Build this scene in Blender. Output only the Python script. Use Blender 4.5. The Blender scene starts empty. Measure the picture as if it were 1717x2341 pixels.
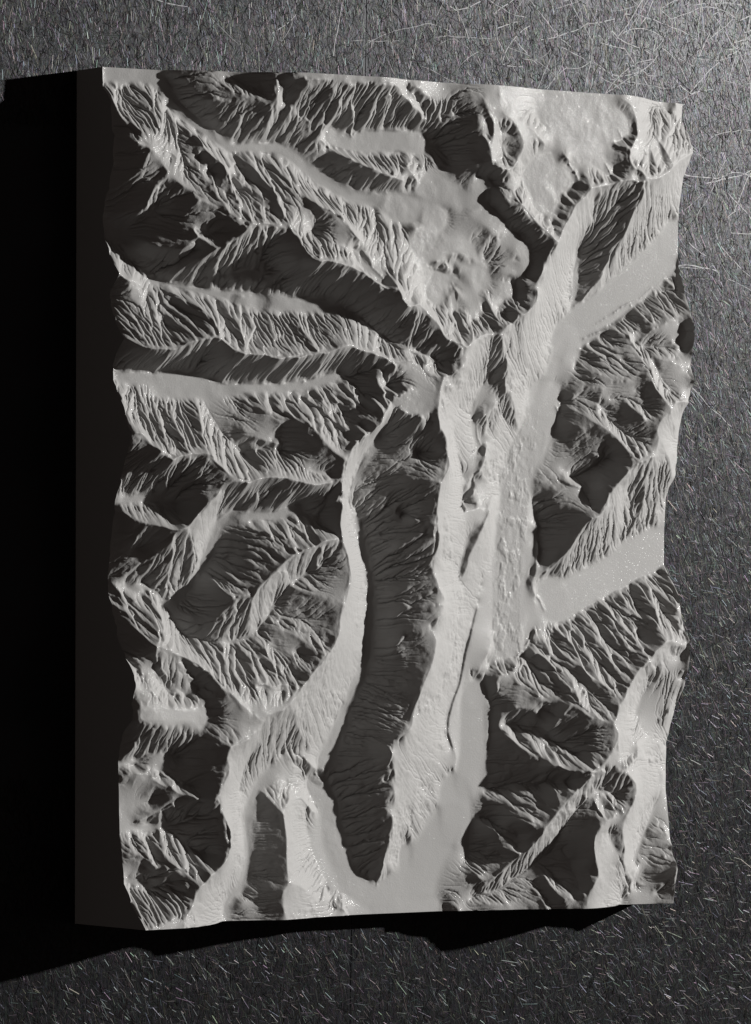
import bpy, math
import numpy as np
from mathutils import Matrix, Vector

# ------------------------------------------------------------------ camera, world, lamp, exposure
U = 1e-4                     # one model unit (one photo pixel on the plate) = 0.1 mm
AIM = (840.059, 948.309); DIST = 12782.838; TILT = 0.6167367; PAN = -0.0157983; ROLL = -0.0015797
FOC = 12300.535; PW, PH = 1717.0, 2341.0
BW, BL = 1642.476, 1950.0    # footprint of the relief model
_d = np.array([-math.sin(TILT) * math.cos(PAN), math.sin(PAN), math.cos(TILT) * math.cos(PAN)])
CAM = np.array([AIM[0], AIM[1], 0.0]) + DIST * _d
_up = np.array([math.sin(ROLL), math.cos(ROLL), 0.0])
CX = np.cross(_up, _d); CX /= np.linalg.norm(CX); CY = np.cross(_d, CX)

scene = bpy.context.scene
cam_data = bpy.data.cameras.new("camera")
cam = bpy.data.objects.new("camera", cam_data)
scene.collection.objects.link(cam)
m = Matrix.Identity(4)
for i in range(3):
    m[i][0], m[i][1], m[i][2], m[i][3] = CX[i], CY[i], _d[i], CAM[i] * U
cam.matrix_world = m
cam_data.sensor_fit = 'VERTICAL'; cam_data.sensor_height = 36.0; cam_data.sensor_width = 36.0
cam_data.lens = FOC / PH * 36.0
cam_data.clip_start = 0.05; cam_data.clip_end = 50.0
scene.camera = cam

world = bpy.data.worlds.new("World"); scene.world = world
world.use_nodes = True
bg = world.node_tree.nodes["Background"]
bg.inputs[0].default_value = (1.0, 0.84, 0.77, 1); bg.inputs[1].default_value = 0.05

LAMP = np.array([13200.0, 4110.0, 7600.0]) * U
ld = bpy.data.lights.new("studio_lamp", 'SPOT')
ld.energy = 182.0; ld.shadow_soft_size = 0.016; ld.spot_size = math.radians(40); ld.spot_blend = 0.5
ld.color = (1.0, 0.985, 0.965)
lamp = bpy.data.objects.new("studio_lamp", ld); scene.collection.objects.link(lamp)
lamp.location = LAMP
lamp.rotation_euler = (Vector((0.085, 0.10, 0.0)) - Vector(LAMP)).to_track_quat('-Z', 'Y').to_euler()

scene.view_settings.view_transform = 'Standard'; scene.view_settings.look = 'None'
scene.view_settings.exposure = 0.0; scene.view_settings.gamma = 1.0
scene.view_settings.use_curve_mapping = False
scene.cycles.max_bounces = 8; scene.cycles.diffuse_bounces = 5; scene.cycles.glossy_bounces = 3

# ------------------------------------------------------------------ photo pixel <-> model coordinates
def unproject(px, py, h):
    """photo pixel at model height h -> model X, Y (model units)."""
    px = np.asarray(px, float); py = np.asarray(py, float); h = np.asarray(h, float)
    rx = (px - PW / 2) / FOC; ry = -(py - PH / 2) / FOC
    dx = CX[0] * rx + CY[0] * ry - _d[0]
    dy = CX[1] * rx + CY[1] * ry - _d[1]
    dz = CX[2] * rx + CY[2] * ry - _d[2]
    t = (h - CAM[2]) / dz
    return CAM[0] + t * dx, CAM[1] + t * dy

TILE = dict(A=(150,130), B=(500,130), C=(850,130), D=(1200,180), E=(200,500), F=(550,500), G=(900,500),
            H=(1200,550), I=(200,850), J=(550,850), K=(900,850), L=(1200,900), M=(200,1200), N=(550,1200),
            O=(900,1200), P=(1200,1250), Q=(150,1550), R=(500,1550), S=(850,1550), T=(1200,1600),
            U=(150,1850), V=(500,1850), W=(850,1850), X=(1200,1850))
ZS = 4.13

# kind, width, then points: tile letter, x,y in that tile, @height in model units; heights interpolate along the line
FEATURES = """
# kind ; extra ; points (Tile x,y[@height]); heights interpolate along the line
# floors
f 34 A360,190@108 A700,170@116 A950,260@126 A1000,430@135 A1100,560@142 A1300,690@152 A1420,770@158 A1520,860@162 B350,850@168 B560,860@172 B700,950@178 B850,1090@184 B1000,1200@190 B1250,1320@200 B1480,1350@208 C100,1330@214
f 60 C450,800@212 C200,790@206 B1640,800@204 B1300,800@196 B1060,770@190
f 60 C500,1250@224 C900,1350@239 C1060,1220@251
f 70 C200,1400@214 C600,1500@228 G280,220@232 G600,370@237
f 40 G1130,680@236 G1060,620@236
f 70 G650,330@237 G800,560@229 G500,480@216 G380,700@218
f 56 C960,1400@243 C1080,1480@250 C1210,1600@256
f 44 G1050,150@247 G1200,230@254 G1250,420@251 G1090,520@242
f 30 G560,870@224 G540,700@222
f 70 C1640,1000@262 C1500,1150@262 C1640,1350@266 D150,1150@266
f 60 D150,860@262 D330,1000@262 D430,900@262
f 70 D500,300@262 D750,350@260 D900,450@261 D650,560@263 D200,300@263
f 30 D560,700@264 D800,880@262
f 40 E170,120@112 E300,130@118
f 38 F820,810@214 F600,800@206 F300,800@198 F0,780@188 E1640,800@184 E1350,740@176
f 20 E1350,730@176 E1050,690@166 E800,620@154 E640,600@146
f 22 F120,560@206 E1500,500@202 E1350,540@196
f 30 F1080,300@252 F1130,420@254 F1320,580@262
f 30 E260,1500@157 E500,1480@160 E900,1480@165 E1300,1600@172 F0,1590@178 J400,150@185 J700,90@192 J930,30@200
f 18 I650,210@163 I1100,220@168
f 20 I320,1210@167 I500,1190@170 I700,1220@174 I830,1270@180
f 30 J550,1270@200 J300,1360@192 J0,1370@184 I1380,1330@176 I1230,1430@168 M1180,150@160 M1110,330@152
f 22 M1110,330@152 M980,560@144 M870,680@138
f 14 M350,580@138 M500,650@146
f 22 J1330,600@196 J1180,810@180 J1120,900@172 J1070,1020@165
f 10 J1070,1020@165 J1010,1190@158 J1060,1330@150
f 26 J1090,1400@144 N1180,300@132 N1210,520@126 N1230,760@120 N1210,1020@115 N1200,1240@110 N1100,1500@106 R1230,180@103
f 40 R1180,350@100 R1080,600@96 R980,800@94
f 60 R900,1000@84 R1040,1200@82 V1050,150@80 V1120,420@78 V1220,700@77 W100,850@75
f 95 W100,850@75 W450,700@74 W550,400@76 W700,150@78 S800,1400@80 S780,1100@82
f 40 S300,1640@74 W330,700@74 W300,900@74 W600,900@72
f 75 S900,1000@83 S950,600@86 S950,200@90 O800,1600@92
f 95 O1080,1100@96 O1100,700@99 O1080,300@103 K1130,1250@109 K1180,900@112 K1350,600@116 K1450,250@120 H150,1500@121
f 30 H150,1500@121 H250,1200@124 H380,950@127
f 95 H380,950@127 H520,800@130 H750,650@134 H950,470@138 H1200,250@141 H1400,60@143 D1420,1500@145
f 20 H455,560@128 H470,300@136 H500,100@146
f 95 O1480,650@96 P300,550@95 P600,380@93 P900,230@91 P1180,80@90 L1250,1450@90
f 30 O1200,1200@95 P60,700@96
f 40 Q720,360@256 Q900,350@250 Q1150,350@236 Q1300,380@226
f 18 Q560,800@182 Q680,800@180
f 20 Q560,1400@188 Q800,1410@182
f 26 R480,880@126 R360,1050@122 R300,1180@120
f 20 R300,1180@120 R240,1330@118 R275,1560@115 V280,450@112 V255,600@110 V200,760@108 V60,880@108 U1500,1000@108
f 22 G900,1480@182 K880,90@172 K800,250@166 K740,380@159 K760,520@151 K800,700@141
f 20 T1290,700@112 T1250,900@118
f 12 K740,1000@131 K640,1230@123
# main ridges : west
r 0 A410,300@132 A440,440@150 A520,590@166 A650,670@182 A815,740@197
r 0 A760,270@120 A820,480@152 A885,635@182 A818,735@196 A815,870@200 A880,950@202 A955,1080@205 A1020,1150@208 A1200,1300@217 A1250,1340@222 A1430,1440@238 A1590,1560@257 A1650,1600@263 F40,70@270 F90,40@272
s 0 A440,710@158 A560,790@179 A700,820@193 A800,875@200
s 0 A790,870@200 A745,960@195 A720,1060@189 A640,1130@179 A560,1180@166
s 0 A955,1090@205 A870,1170@199 A800,1260@192 A740,1450@174
s 0 A1250,1340@222 A1180,1420@214 A1130,1480@206 A1040,1580@190
v 0 A470,270@114 A560,420@126 A700,570@146 A840,680@178
v 0 A455,830@150 A600,960@152 A720,900@172
v 0 A400,1250@132 A560,1270@142 A700,1200@154 A800,1150@166 A900,1090@194
v 0 A355,1530@112 A600,1480@130 A850,1400@150 A1050,1310@176 A1170,1310@208
v 0 A1080,660@170 A1160,800@180 A1240,900@188 A1330,1000@196 A1400,1150@208 A1560,1340@228 B180,1500@248
r 0 A1090,660@174 A1180,680@196 A1280,800@208 A1400,950@218 A1500,1000@228 A1550,1150@238 B200,1360@252 B200,1480@258 B255,1600@265
r 0 A1345,1395@230 A1345,1200@218 A1310,1050@208 A1235,935@192
r 0 A1205,1295@218 A1190,1160@208 A1110,1000@194 A1040,800@180
r 0 A1650,1130@200 B160,1180@205 B280,1290@222 B390,1390@236 B500,1470@248 B560,1530@258 F70,40@271
v 0 B100,980@172 B220,1150@184 B350,1260@198 B500,1400@215 B580,1510@235
v 0 B30,1050@176 B130,1230@205 B260,1400@232
r 0 B250,950@186 B325,1060@205 B430,1175@228 B545,1330@252 B615,1490@266 B690,1650@278 F515,140@281 F600,280@292 F715,412@308
v 0 B320,950@180 B450,1080@192 B640,1260@206 B740,1430@218 B850,1560@228 F620,150@230 F800,270@236 F980,350@244
r 0 B480,990@190 B600,1100@218 B690,1220@242 B830,1320@262 B920,1400@272 B1030,1430@278 B1170,1500@284 B1260,1640@290 F1060,115@292 F1110,190@294 F1200,245@296 F1280,345@298 F1340,450@300 F1430,540@303 F1490,620@306
r 0 F715,412@308 F840,402@306 F980,432@304 F1100,482@302 F1200,512@302 F1300,590@304 F1450,645@305 F1495,640@306
r 0 F1495,640@306 F1530,760@304 F1580,830@300 G150,835@298 G240,800@294 G370,930@290 G440,1005@288 G490,1140@286 G600,1170@284 G695,1215@284
r 0 A1030,160@142 A1180,230@165 A1290,345@186 A1400,405@196 A1475,388@202 B130,430@202 B250,385@210 B370,400@218 B490,480@228
r 0 A1390,150@186 A1500,265@194 A1620,345@200 B250,380@210
r 0 A1478,388@202 A1440,550@182 A1425,730@162
r 0 B250,380@210 B200,480@198 B150,600@186
v 0 A1020,420@136 A1150,560@150 A1300,640@160
v 0 A1400,680@166 B50,800@172 B300,780@176
v 0 B20,160@178 B140,230@180 B300,310@188 B450,330@198 B520,250@210
r 0 B530,185@240 B558,290@240 B545,420@236 B495,560@218 B400,790@178
r 0 B690,470@234 B600,620@208 B480,815@176
v 0 B600,400@215 B580,560@200 B450,780@175
v 0 B620,720@180 B680,560@200 B780,480@214
r 0 B690,185@262 B900,215@270 B1200,235@276 B1450,245@280 C0,262@283 C150,262@284 C250,290@281 C300,380@271 C380,470@258 C480,550@244
r 0 B1000,230@272 B1090,380@258 B1160,495@249 B1010,670@222 B930,770@204 B830,865@184
r 0 B800,200@266 B880,300@256 B985,480@236 B1005,560@226 B1010,660@218
r 0 B1265,500@244 B1285,620@222 B1250,750@196
v 0 B1150,740@194 B1230,640@212 B1240,520@236
v 0 B1270,420@240 B1280,560@216 B1250,760@196
r 0 B1200,240@276 B1360,340@267 B1462,430@257 B1420,580@234 B1370,660@219 B1260,760@197
r 0 C480,550@244 C430,640@226 C340,750@207
r 0 C420,280@274 C510,370@261 C560,450@252 C620,560@242 C600,720@222
v 0 C300,300@262 C420,420@246 C520,560@226
v 0 B760,300@244 B830,400@226 B800,480@216
r 0 B940,775@196 B1040,820@210 B1170,920@224 B1300,985@234 B1450,1060@241 B1600,1115@246 C170,1135@248 C310,1175@240
v 0 B800,890@183 B900,1080@188 B1050,1180@193 B1280,1270@201
r 0 C240,940@220 C350,1050@240 C450,1190@236
# west ranges
r 0 E160,190@116 E240,420@160 E300,520@184 E380,590@178 E500,600@158
v 0 E270,250@118 E380,380@122 E500,520@132 E630,650@146
v 0 E400,300@124 E600,420@138 E750,450@150 E900,350@168 E1000,250@186
s 0 E1495,80@268 E1400,190@253 E1250,260@236 E1210,295@232 E980,400@204 E830,530@176 E740,610@154
s 0 E1000,110@226 E1110,210@229 E1210,295@232
s 0 E450,200@143 E620,270@165 E780,300@185 E980,250@211 E1040,110@224
v 0 E900,110@196 E1200,150@214 E1400,120@236
r 0 F90,40@272 F170,60@268 F215,180@250 F250,300@232 F235,480@206
r 0 F90,40@272 F260,30@268 F400,90@268 F515,140@272
v 0 F270,480@212 F420,400@232 F500,260@250
v 0 F240,580@206 F350,580@210 F550,480@238
r 0 F715,412@308 F660,440@290 F560,540@246 F420,640@212 F200,665@198 E1640,660@190 E1450,640@186 E1300,600@184 E1180,590@178
r 0 F730,420@306 F700,560@258 F680,660@222
v 0 F700,700@216 F780,600@236 F900,480@262
v 0 F780,720@214 F1000,850@219 F1250,1050@224 F1450,1200@230
r 0 E340,1120@205 E460,1190@218 E620,1240@230 E700,1235@234 E850,1235@238 E960,1160@244 E1050,1150@246 E1190,1115@250 E1250,1140@254 E1390,1245@256 E1480,1268@258 E1550,1288@260 E1640,1275@260 F100,1290@260 F210,1285@262 F370,1330@262 F430,1310@264 F530,1320@264 F620,1290@266 F760,1280@268 F820,1280@268 F930,1220@270 F1030,1185@271 F1130,1250@268 F1290,1285@262 F1420,1355@258 G130,1340@256 G320,1370@254 G470,1465@252
r 0 F960,930@226 F1080,1040@240 F1210,1190@256 F1300,1290@262
v 0 G0,1230@232 G250,1280@236 G480,1380@242
r 0 E650,640@152 E800,690@172 E980,780@198 E1090,860@215 E1180,960@232 E1235,1080@248 E1250,1140@254
v 0 E760,800@165 E900,860@182 E1020,980@205 E1150,1090@236
r 0 E740,900@178 E850,1000@200 E940,1080@222 E1010,1150@245
r 0 E660,850@168 E665,1000@190 E685,1100@212 E705,1235@234
v 0 E700,930@172 E760,1080@196 E860,1190@225
r 0 E1160,850@206 E1260,1000@232
r 0 E1350,850@190 E1380,950@212 E1440,1080@236 E1545,1285@260
v 0 E1250,830@186 E1320,1000@208 E1420,1180@240
r 0 E1640,970@196 F40,1100@226 F100,1285@260
r 0 F200,1000@204 F250,1180@236 F365,1328@262
r 0 F395,930@202 F560,1045@228 F680,1160@250 F815,1280@268
r 0 F830,940@216 F890,1060@238 F960,1180@262
v 0 F300,960@204 F400,1090@224 F560,1240@250
v 0 F600,960@206 F720,1080@226 F860,1220@256
v 0 E1560,940@188 E1600,1100@218 F40,1230@248
r 0 E640,1255@228 E630,1330@205 E595,1410@178
r 0 E765,1290@232 E700,1380@196 E650,1460@166
r 0 E970,1240@236 E880,1310@205 E800,1400@174
r 0 E1250,1160@248 E1150,1270@208 E1070,1340@184
r 0 E1345,1285@250 E1250,1380@212 E1170,1470@178
r 0 E1470,1285@258 E1390,1420@216 E1240,1560@174
r 0 F765,1285@264 F745,1440@226 F570,1560@186
r 0 F520,1325@262 F440,1420@226 F360,1530@188
r 0 F215,1290@258 F100,1420@214 F10,1520@184
r 0 F1130,1255@266 F1130,1350@240 F1100,1440@214
v 0 F1000,1480@205 F1250,1400@228
r 0 F1200,1370@236 F1340,1460@240 F1400,1640@225
# range 3
r 0 I335,230@196 I350,400@218 I400,560@238 I530,580@240 I660,748@250 I700,742@252 I790,828@252 I920,790@252 I990,762@252 I1080,752@252 I1150,780@256 I1290,910@260 I1400,1020@262 I1530,1045@262 J180,1010@262 J240,1000@262 J470,1022@262 J690,1082@262 J860,1040@258 J950,1005@262
r 0 I1040,290@172 I1055,480@202 I1090,640@232 I1145,775@255
r 0 I715,290@166 I805,400@184 I830,500@202 I860,590@220 I990,760@250
r 0 I560,380@178 I560,550@214 I670,740@248
r 0 I640,300@170 I690,560@220 I790,820@248
v 0 I650,320@165 I690,470@186 I790,580@206 I900,660@226
v 0 I900,310@166 I960,450@186 I1000,580@206 I1080,700@232
v 0 I1100,310@168 I1180,470@174 I1300,640@178 I1450,770@181 J150,880@184 J300,920@188 J600,960@198 J850,970@212
v 0 I450,250@168 I480,400@184 I520,520@215
r 0 J0,240@178 J60,280@188 J250,400@206 J370,490@218
r 0 J100,240@180 J220,310@194 J430,370@216 J560,470@238 J680,530@252 J760,630@264 J870,750@272 J960,820@276 J1005,855@278
r 0 J430,320@200 J560,370@220 J680,430@238 J800,520@246 J920,570@252
r 0 J650,260@196 J800,400@222 J950,520@244 J1100,660@268
r 0 J900,150@206 J1010,190@214 J1070,370@236 J1120,470@250 J1200,570@268
r 0 J800,200@200 J920,290@216 J1050,380@234
v 0 J560,300@190 J700,400@216 J850,480@232 J1000,620@252
v 0 J870,190@204 J950,400@222 J1080,560@246
v 0 J1050,100@206 J1200,300@228 J1280,480@250
r 0 J0,590@196 J200,640@206 J300,660@212 J415,715@216 J350,770@206
v 0 J150,760@196 J400,560@216
r 0 J1360,480@284 J1210,575@282 J1100,662@280 J1048,740@280 J1010,850@278 J1000,920@274 J955,1005@270 J962,1150@264 J985,1250@258 J950,1340@256 J945,1480@252 N950,60@252 N970,170@252 N1010,260@250 N1030,380@246 N1060,525@242 N1018,620@240 N1000,740@238 N950,830@237 N935,900@236 N942,1000@235 N880,1150@237 N790,1270@239 N640,1440@242 R765,110@246 R728,190@248 R610,300@250 R460,350@252 R405,420@254
r 0 R405,420@254 R350,500@254 R280,580@256 R100,650@262 R70,760@262 R110,860@258 R40,1010@258 R5,1090@256 R20,1230@252 R70,1350@250 R115,1460@250 R120,1600@252 V115,320@254 V100,450@258 U1540,470@260 U1400,590@262 U1310,695@264 U1215,790@266 U1200,900@268 U1170,985@272 U1110,1110@282
r 0 J1340,480@284 K0,200@262 F1640,1620@262
r 0 J1270,60@236 J1410,300@256 J1570,410@262 K380,465@262
# range 4
r 0 I310,1320@180 I410,1390@196 I530,1440@206 I640,1450@214 I770,1482@224 I860,1492@232 I925,1482@236 I960,1440@236 I1060,1310@240 I1120,1250@244 I1200,1185@248 I1310,1090@254 I1375,1030@262
s 0 I700,745@252 I545,880@222 I465,1050@190 I415,1170@170
s 0 I795,832@252 I720,910@226 I650,1000@196
s 0 I915,795@252 I800,950@218 I690,1130@176
v 0 I480,1130@170 I600,1100@176 I680,1140@174
v 0 I560,920@205 I620,900@222 I720,850@240
v 0 I750,1080@180 I900,1150@186 I1080,1180@205 I1180,1130@226
r 0 I1140,780@255 I1000,910@236 I850,1050@204
r 0 I820,1300@190 I930,1450@232
r 0 I740,1340@190 I860,1490@232
r 0 I480,1300@178 I530,1440@206
r 0 I840,1495@232 M835,70@226 M800,200@204 M780,400@180 M752,530@160 M765,660@146
r 0 M960,60@224 M1000,200@204 M1060,330@184 M980,480@164 M940,600@150
v 0 M940,120@216 M920,300@180 M880,420@162 M850,620@144
v 0 M300,100@152 M500,230@158 M700,300@164 M760,250@186
r 0 M820,120@224 M650,280@188 M480,370@165 M260,500@142
v 0 M450,500@140 M650,640@142 M740,700@141
r 0 I1530,1045@262 I1360,1200@220 I1270,1290@186
r 0 J180,1012@262 J60,1160@222 I1420,1270@182
r 0 J460,1025@262 J260,1110@226 J20,1300@186
r 0 J680,1085@260 J500,1150@238 J300,1290@196
r 0 J860,1045@256 J640,1160@232 J490,1260@202
r 0 J945,1030@258 J790,1170@238
v 0 J600,1270@204 J800,1230@220 J930,1150@242
r 0 J740,1350@215 J820,1480@230 J935,1590@247
r 0 J600,1480@208 J660,1620@232
v 0 J700,1400@208 J800,1530@224 J900,1620@238
v 0 J450,1450@194 J560,1600@212
r 0 N140,40@206 N260,80@212 N330,240@222
r 0 N240,60@206 N400,130@226 N540,250@240
r 0 N520,30@214 N600,80@224 N660,185@242
r 0 N940,130@256 N830,125@252 N720,182@251 N630,220@250 N480,290@246 N330,430@240 N240,520@234 N120,645@226 N90,770@214 N60,870@200 M1440,1000@184
r 0 M1560,645@222 M1380,690@216 M1350,750@208 M1190,900@186 M1130,1090@164
r 0 M1080,460@168 M1220,590@194 M1300,640@208 M1370,690@216
v 0 M1150,380@158 M1300,300@172 M1500,400@190 N150,500@210
v 0 M1000,620@148 M900,800@144 M1000,1000@152 M1120,1090@158
v 0 N950,230@224 N700,380@208 N480,540@196 N330,700@186 N250,850@178 N150,980@172 N50,1060@166 M1400,1080@160 M1250,1130@154 M1080,1110@148 M900,1060@142 M790,880@139 M720,780@137 M620,720@137
r 0 N480,580@206 N680,650@218 N880,720@230 N990,770@236
r 0 N300,960@192 N470,1010@204 N620,1120@216 N760,1260@236
r 0 N640,960@206 N800,1130@222 N830,1210@235
v 0 N400,900@194 N600,880@206 N850,900@226
v 0 N520,1180@206 N650,1300@222 N720,1330@234
r 0 M200,540@139 M330,640@150 M480,740@166 M620,800@184 M700,860@202 M715,950@220 M690,1060@236 M640,1150@244 M640,1290@236 M700,1400@226 M790,1500@216 M900,1590@208 Q1130,180@206
r 0 M270,770@160 M380,900@184 M450,1010@206 M620,1150@242
r 0 M560,800@180 M690,1000@228
v 0 M240,640@146 M480,850@176 M640,1010@222
v 0 M280,950@176 M420,1060@196 M600,1160@236
r 0 M310,1190@196 M430,1370@226 M520,1490@238 M620,1590@244 Q800,140@240 Q940,232@240
v 0 M330,1100@184 M520,1250@198 M620,1400@206 M760,1600@210 Q1020,200@222
r 0 M640,1150@244 M800,1175@240 M1040,1320@242 M1150,1385@244 M1240,1500@246 M1330,1640@248 R85,100@250 R200,240@252 R310,330@253 R405,420@254
r 0 M830,1240@236 M960,1410@228 M1050,1550@216
r 0 M780,1180@240 M830,1310@232 M990,1440@218
r 0 M1270,1110@176 M1280,1280@204 M1420,1420@224 M1520,1580@240 R250,50@250
r 0 N130,1060@184 N240,1230@206 N380,1440@228 N440,1510@238 R330,60@244 R440,330@253
r 0 N20,1200@186 N230,1290@206
r 0 N420,1300@208 N560,1440@228 N630,1480@240
v 0 N100,1200@186 N250,1380@208 N380,1560@232
v 0 M1400,1200@178 N0,1350@196 N180,1530@220 R150,30@238
v 0 N300,1130@194 N450,1340@212 N560,1520@236
v 0 M850,1260@220 M1000,1530@206 Q1290,90@206 Q1310,240@222
r 0 Q1250,40@220 Q1350,130@232 Q1480,265@246
v 0 Q1150,600@215 Q1350,620@218 Q1450,560@236
# lower left
s 0 Q1000,460@226 Q880,500@220 Q780,540@212 Q650,650@198 Q500,745@184
v 0 Q680,680@178 Q900,680@182 Q1100,760@190 Q1250,850@196 Q1350,900@204
s 0 Q760,880@186 Q860,970@200 Q1000,1040@210 Q1130,1115@218 Q1280,1165@224 Q1450,1090@254
r 0 Q495,950@186 Q580,900@192 Q700,880@196 Q780,890@190
v 0 Q850,880@182 Q1000,950@188 Q1150,1010@196 Q1280,1050@204 Q1380,900@212
r 0 Q1010,1130@212 Q900,1230@202 Q720,1340@190 Q620,1380@186
v 0 Q520,1250@185 Q700,1180@186 Q850,1110@190
v 0 U910,180@182 U1030,280@186 U1120,350@190 U1290,405@200 U1490,415@222
v 0 Q900,1350@184 Q1100,1350@192 Q1300,1250@208
r 0 U540,420@196 U700,530@206 U850,590@222 U950,580@236 U1060,540@242 U1200,635@246 U1310,690@262
s 0 U640,280@190 U720,430@210 U850,570@226
s 0 U880,240@188 U910,420@216 U950,575@236
s 0 U1000,250@190 U1050,420@222 U1080,540@243
s 0 U1110,350@196 U1150,480@226 U1205,635@246
r 0 U1290,410@206 U1330,520@236 U1400,585@258
v 0 U760,290@188 U830,430@206 U900,540@226
v 0 U1000,400@204 U1010,500@226
v 0 U1200,410@202 U1250,540@234 U1290,660@254
v 0 U560,660@200 U780,650@208 U1000,700@216 U1150,730@236
f 16 U580,700@200 U780,720@204
r 0 U760,1140@292 U940,1060@284 U1020,1000@278 U1120,985@274 U1170,980@272
r 0 U620,740@206 U720,800@226 U850,930@254 U1000,1010@276
r 0 U600,820@216 U640,940@250 U740,1040@280
r 0 U870,790@214 U960,880@244 U1090,980@274
v 0 U800,790@208 U880,920@246 U960,1010@270
r 0 R620,970@113 R660,1060@126 R650,1180@140 R610,1340@149 R640,1500@153 R640,1640@154 V640,350@154 V642,590@154 V655,680@151 V595,790@153 V600,930@151 V640,1070@148
r 0 R400,1060@128 R500,1180@136 R620,1300@153
r 0 R480,1070@126 R560,1140@134 R640,1210@148
v 0 R320,1230@119 R420,1300@122 R560,1330@136
r 0 R650,960@116 R740,1090@114 R870,1240@104 R915,1275@92
v 0 R800,1210@90 V800,60@88 V840,250@86 V880,440@84 V950,560@83 V1050,780@80 V1060,850@80 V1240,1000@78
r 0 V650,680@158 V800,750@134 V950,880@102 V1060,830@84
r 0 V1080,850@84 V1170,940@98 V1240,1010@80
v 0 V310,620@112 V280,800@118 V200,900@124
v 0 V380,650@122 V560,800@150
v 0 V350,880@122 V470,1060@138
r 0 R700,740@120 R830,790@116 R930,870@109 R1015,995@98
v 0 R720,800@110 R870,900@100 R980,1000@88
r 0 R400,420@254 R380,600@200 R230,830@160 R170,1080@134
r 0 R720,240@236 R720,420@190 R800,700@112
v 0 R690,420@176 R640,600@140 R580,720@126
# central ridge
r 0 G695,1215@277 G690,1300@277 G680,1400@277 K470,30@275 K432,180@275 K415,400@275 K430,520@271 K500,620@263 K520,760@255 K545,920@245 K475,990@249 K440,1100@245 K412,1300@235 K430,1500@227 O440,100@219 O400,300@213 O395,450@209 O440,590@203 O480,700@197 O475,830@193 O362,940@197 O410,1100@191 O370,1300@189 O280,1500@189 O240,1620@187 S410,240@181 S370,480@177 S245,560@181 S190,680@181 S210,840@173 S240,900@167 S220,950@167 S240,1100@159 S160,1200@161 S220,1320@151 S180,1500@143 W220,100@137 W180,280@129 W110,480@117 W100,620@103 W82,735@90
r 0 G575,590@230 G632,710@238 G642,900@244 G660,1010@254 G770,1142@274
r 0 G770,1142@274 G695,1215@284
r 0 G850,720@230 G930,880@240 G980,1020@250 G1010,1095@258
r 0 G770,1140@264 G860,1075@258 G940,1090@254 G1010,1095@258
r 0 G785,900@226 G860,1050@248
r 0 G1020,770@228 G1055,880@236 G1090,980@250
v 0 G490,640@220 G530,850@224 G570,1060@234 G640,1160@248
v 0 G720,960@226 G760,1060@244
v 0 G820,830@226 G890,980@236 G950,1070@248
v 0 G960,850@228 G1030,990@244
v 0 G860,1240@218 G930,1150@232
v 0 G1000,1300@204 K1000,100@170 K960,230@164
r 0 D1130,985@282 D1100,1140@262 D1020,1260@246 D960,1430@222 D900,1540@206 H870,50@186 H750,270@164 H650,440@146 H530,560@134 H440,640@126
v 0 D1050,1030@258 D900,1150@232 D700,1280@208 D600,1400@184 D520,1600@160 H500,200@142 H450,420@132 H420,640@127
r 0 C905,290@270 C930,420@272 C970,480@274 C1000,600@276 C1040,690@280 C1080,790@284 C1120,880@286 C1130,1000@286 C1240,1080@288 C1290,1230@288 C1340,1380@286 C1440,1400@284 C1530,1540@284 C1640,1640@284 D320,1560@286
v 0 C760,300@264 C740,480@256 C800,590@252
v 0 C620,820@214 C700,950@222 C900,1010@232 C1050,1030@240
v 0 C1060,1100@250 C1180,1280@257 C1220,1390@260 C1380,1560@262 D100,1500@260 G1350,180@259 G1400,300@254
r 0 C1050,390@284 C1110,560@286 C1155,620@288 C1140,780@286 C1130,1000@286
v 0 C1040,550@268 C1080,740@272
r 0 C1195,345@284 C1240,540@286 C1330,600@286 C1440,810@284 C1390,960@280 C1300,1060@282 C1240,1085@288
v 0 C1210,800@268 C1260,950@266 C1290,1040@270
r 0 C1195,345@284 C1400,600@280 C1530,700@276 C1640,840@270
v 0 C1200,700@270 C1320,740@268
r 0 C1430,1170@268 C1480,1400@276 C1560,1560@282
r 0 D310,1560@286 D375,1390@280 D430,1300@282 D475,1195@280 D560,1120@282 D620,1035@284
r 0 D370,720@270 D480,850@276 D560,960@280 D620,1035@284
v 0 D460,880@258 D510,1040@256
v 0 D350,1160@258 D370,1280@256
r 0 D340,1070@264 D460,1200@279
v 0 D220,1360@256 D270,1500@262
r 0 D310,1290@264 D370,1400@280
r 0 D770,790@270 D830,880@276 D890,960@282
v 0 D740,840@258 D790,990@256
r 0 D820,610@264 D980,650@280 D1000,780@284 D1020,830@285 D1110,885@284 D1185,950@282
v 0 D850,660@254 D960,760@254 D990,870@256 D1020,980@262
r 0 D870,470@260 D950,590@272 D1000,680@282
r 0 D620,1035@284 D700,1010@278 D790,1000@276 D890,960@282 D1030,965@280 D1130,985@282
r 0 D890,960@282 D860,1060@260 D770,1170@236
r 0 D700,1100@262 D640,1240@225
v 0 D650,1080@262 D640,1200@226
r 0 D900,190@263 D1010,260@266 D1060,400@268 D1065,530@270 D1000,640@274
v 0 D1150,250@222 D1180,420@226 D1200,560@232
v 0 D1190,250@202 D1260,280@173 D1330,290@164
r 0 D1430,235@181 D1420,310@170
r 0 D1130,985@282 D1190,945@280 D1290,930@272 D1410,825@256 D1480,760@238 D1575,700@208
r 0 D1190,670@262 D1230,800@268 D1285,925@272
r 0 D1230,540@246 D1330,680@254 D1410,825@256
r 0 D1300,520@232 D1400,680@238 D1460,770@240
r 0 D1140,790@270 D1200,940@279
v 0 D1160,720@258 D1190,880@268
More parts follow.
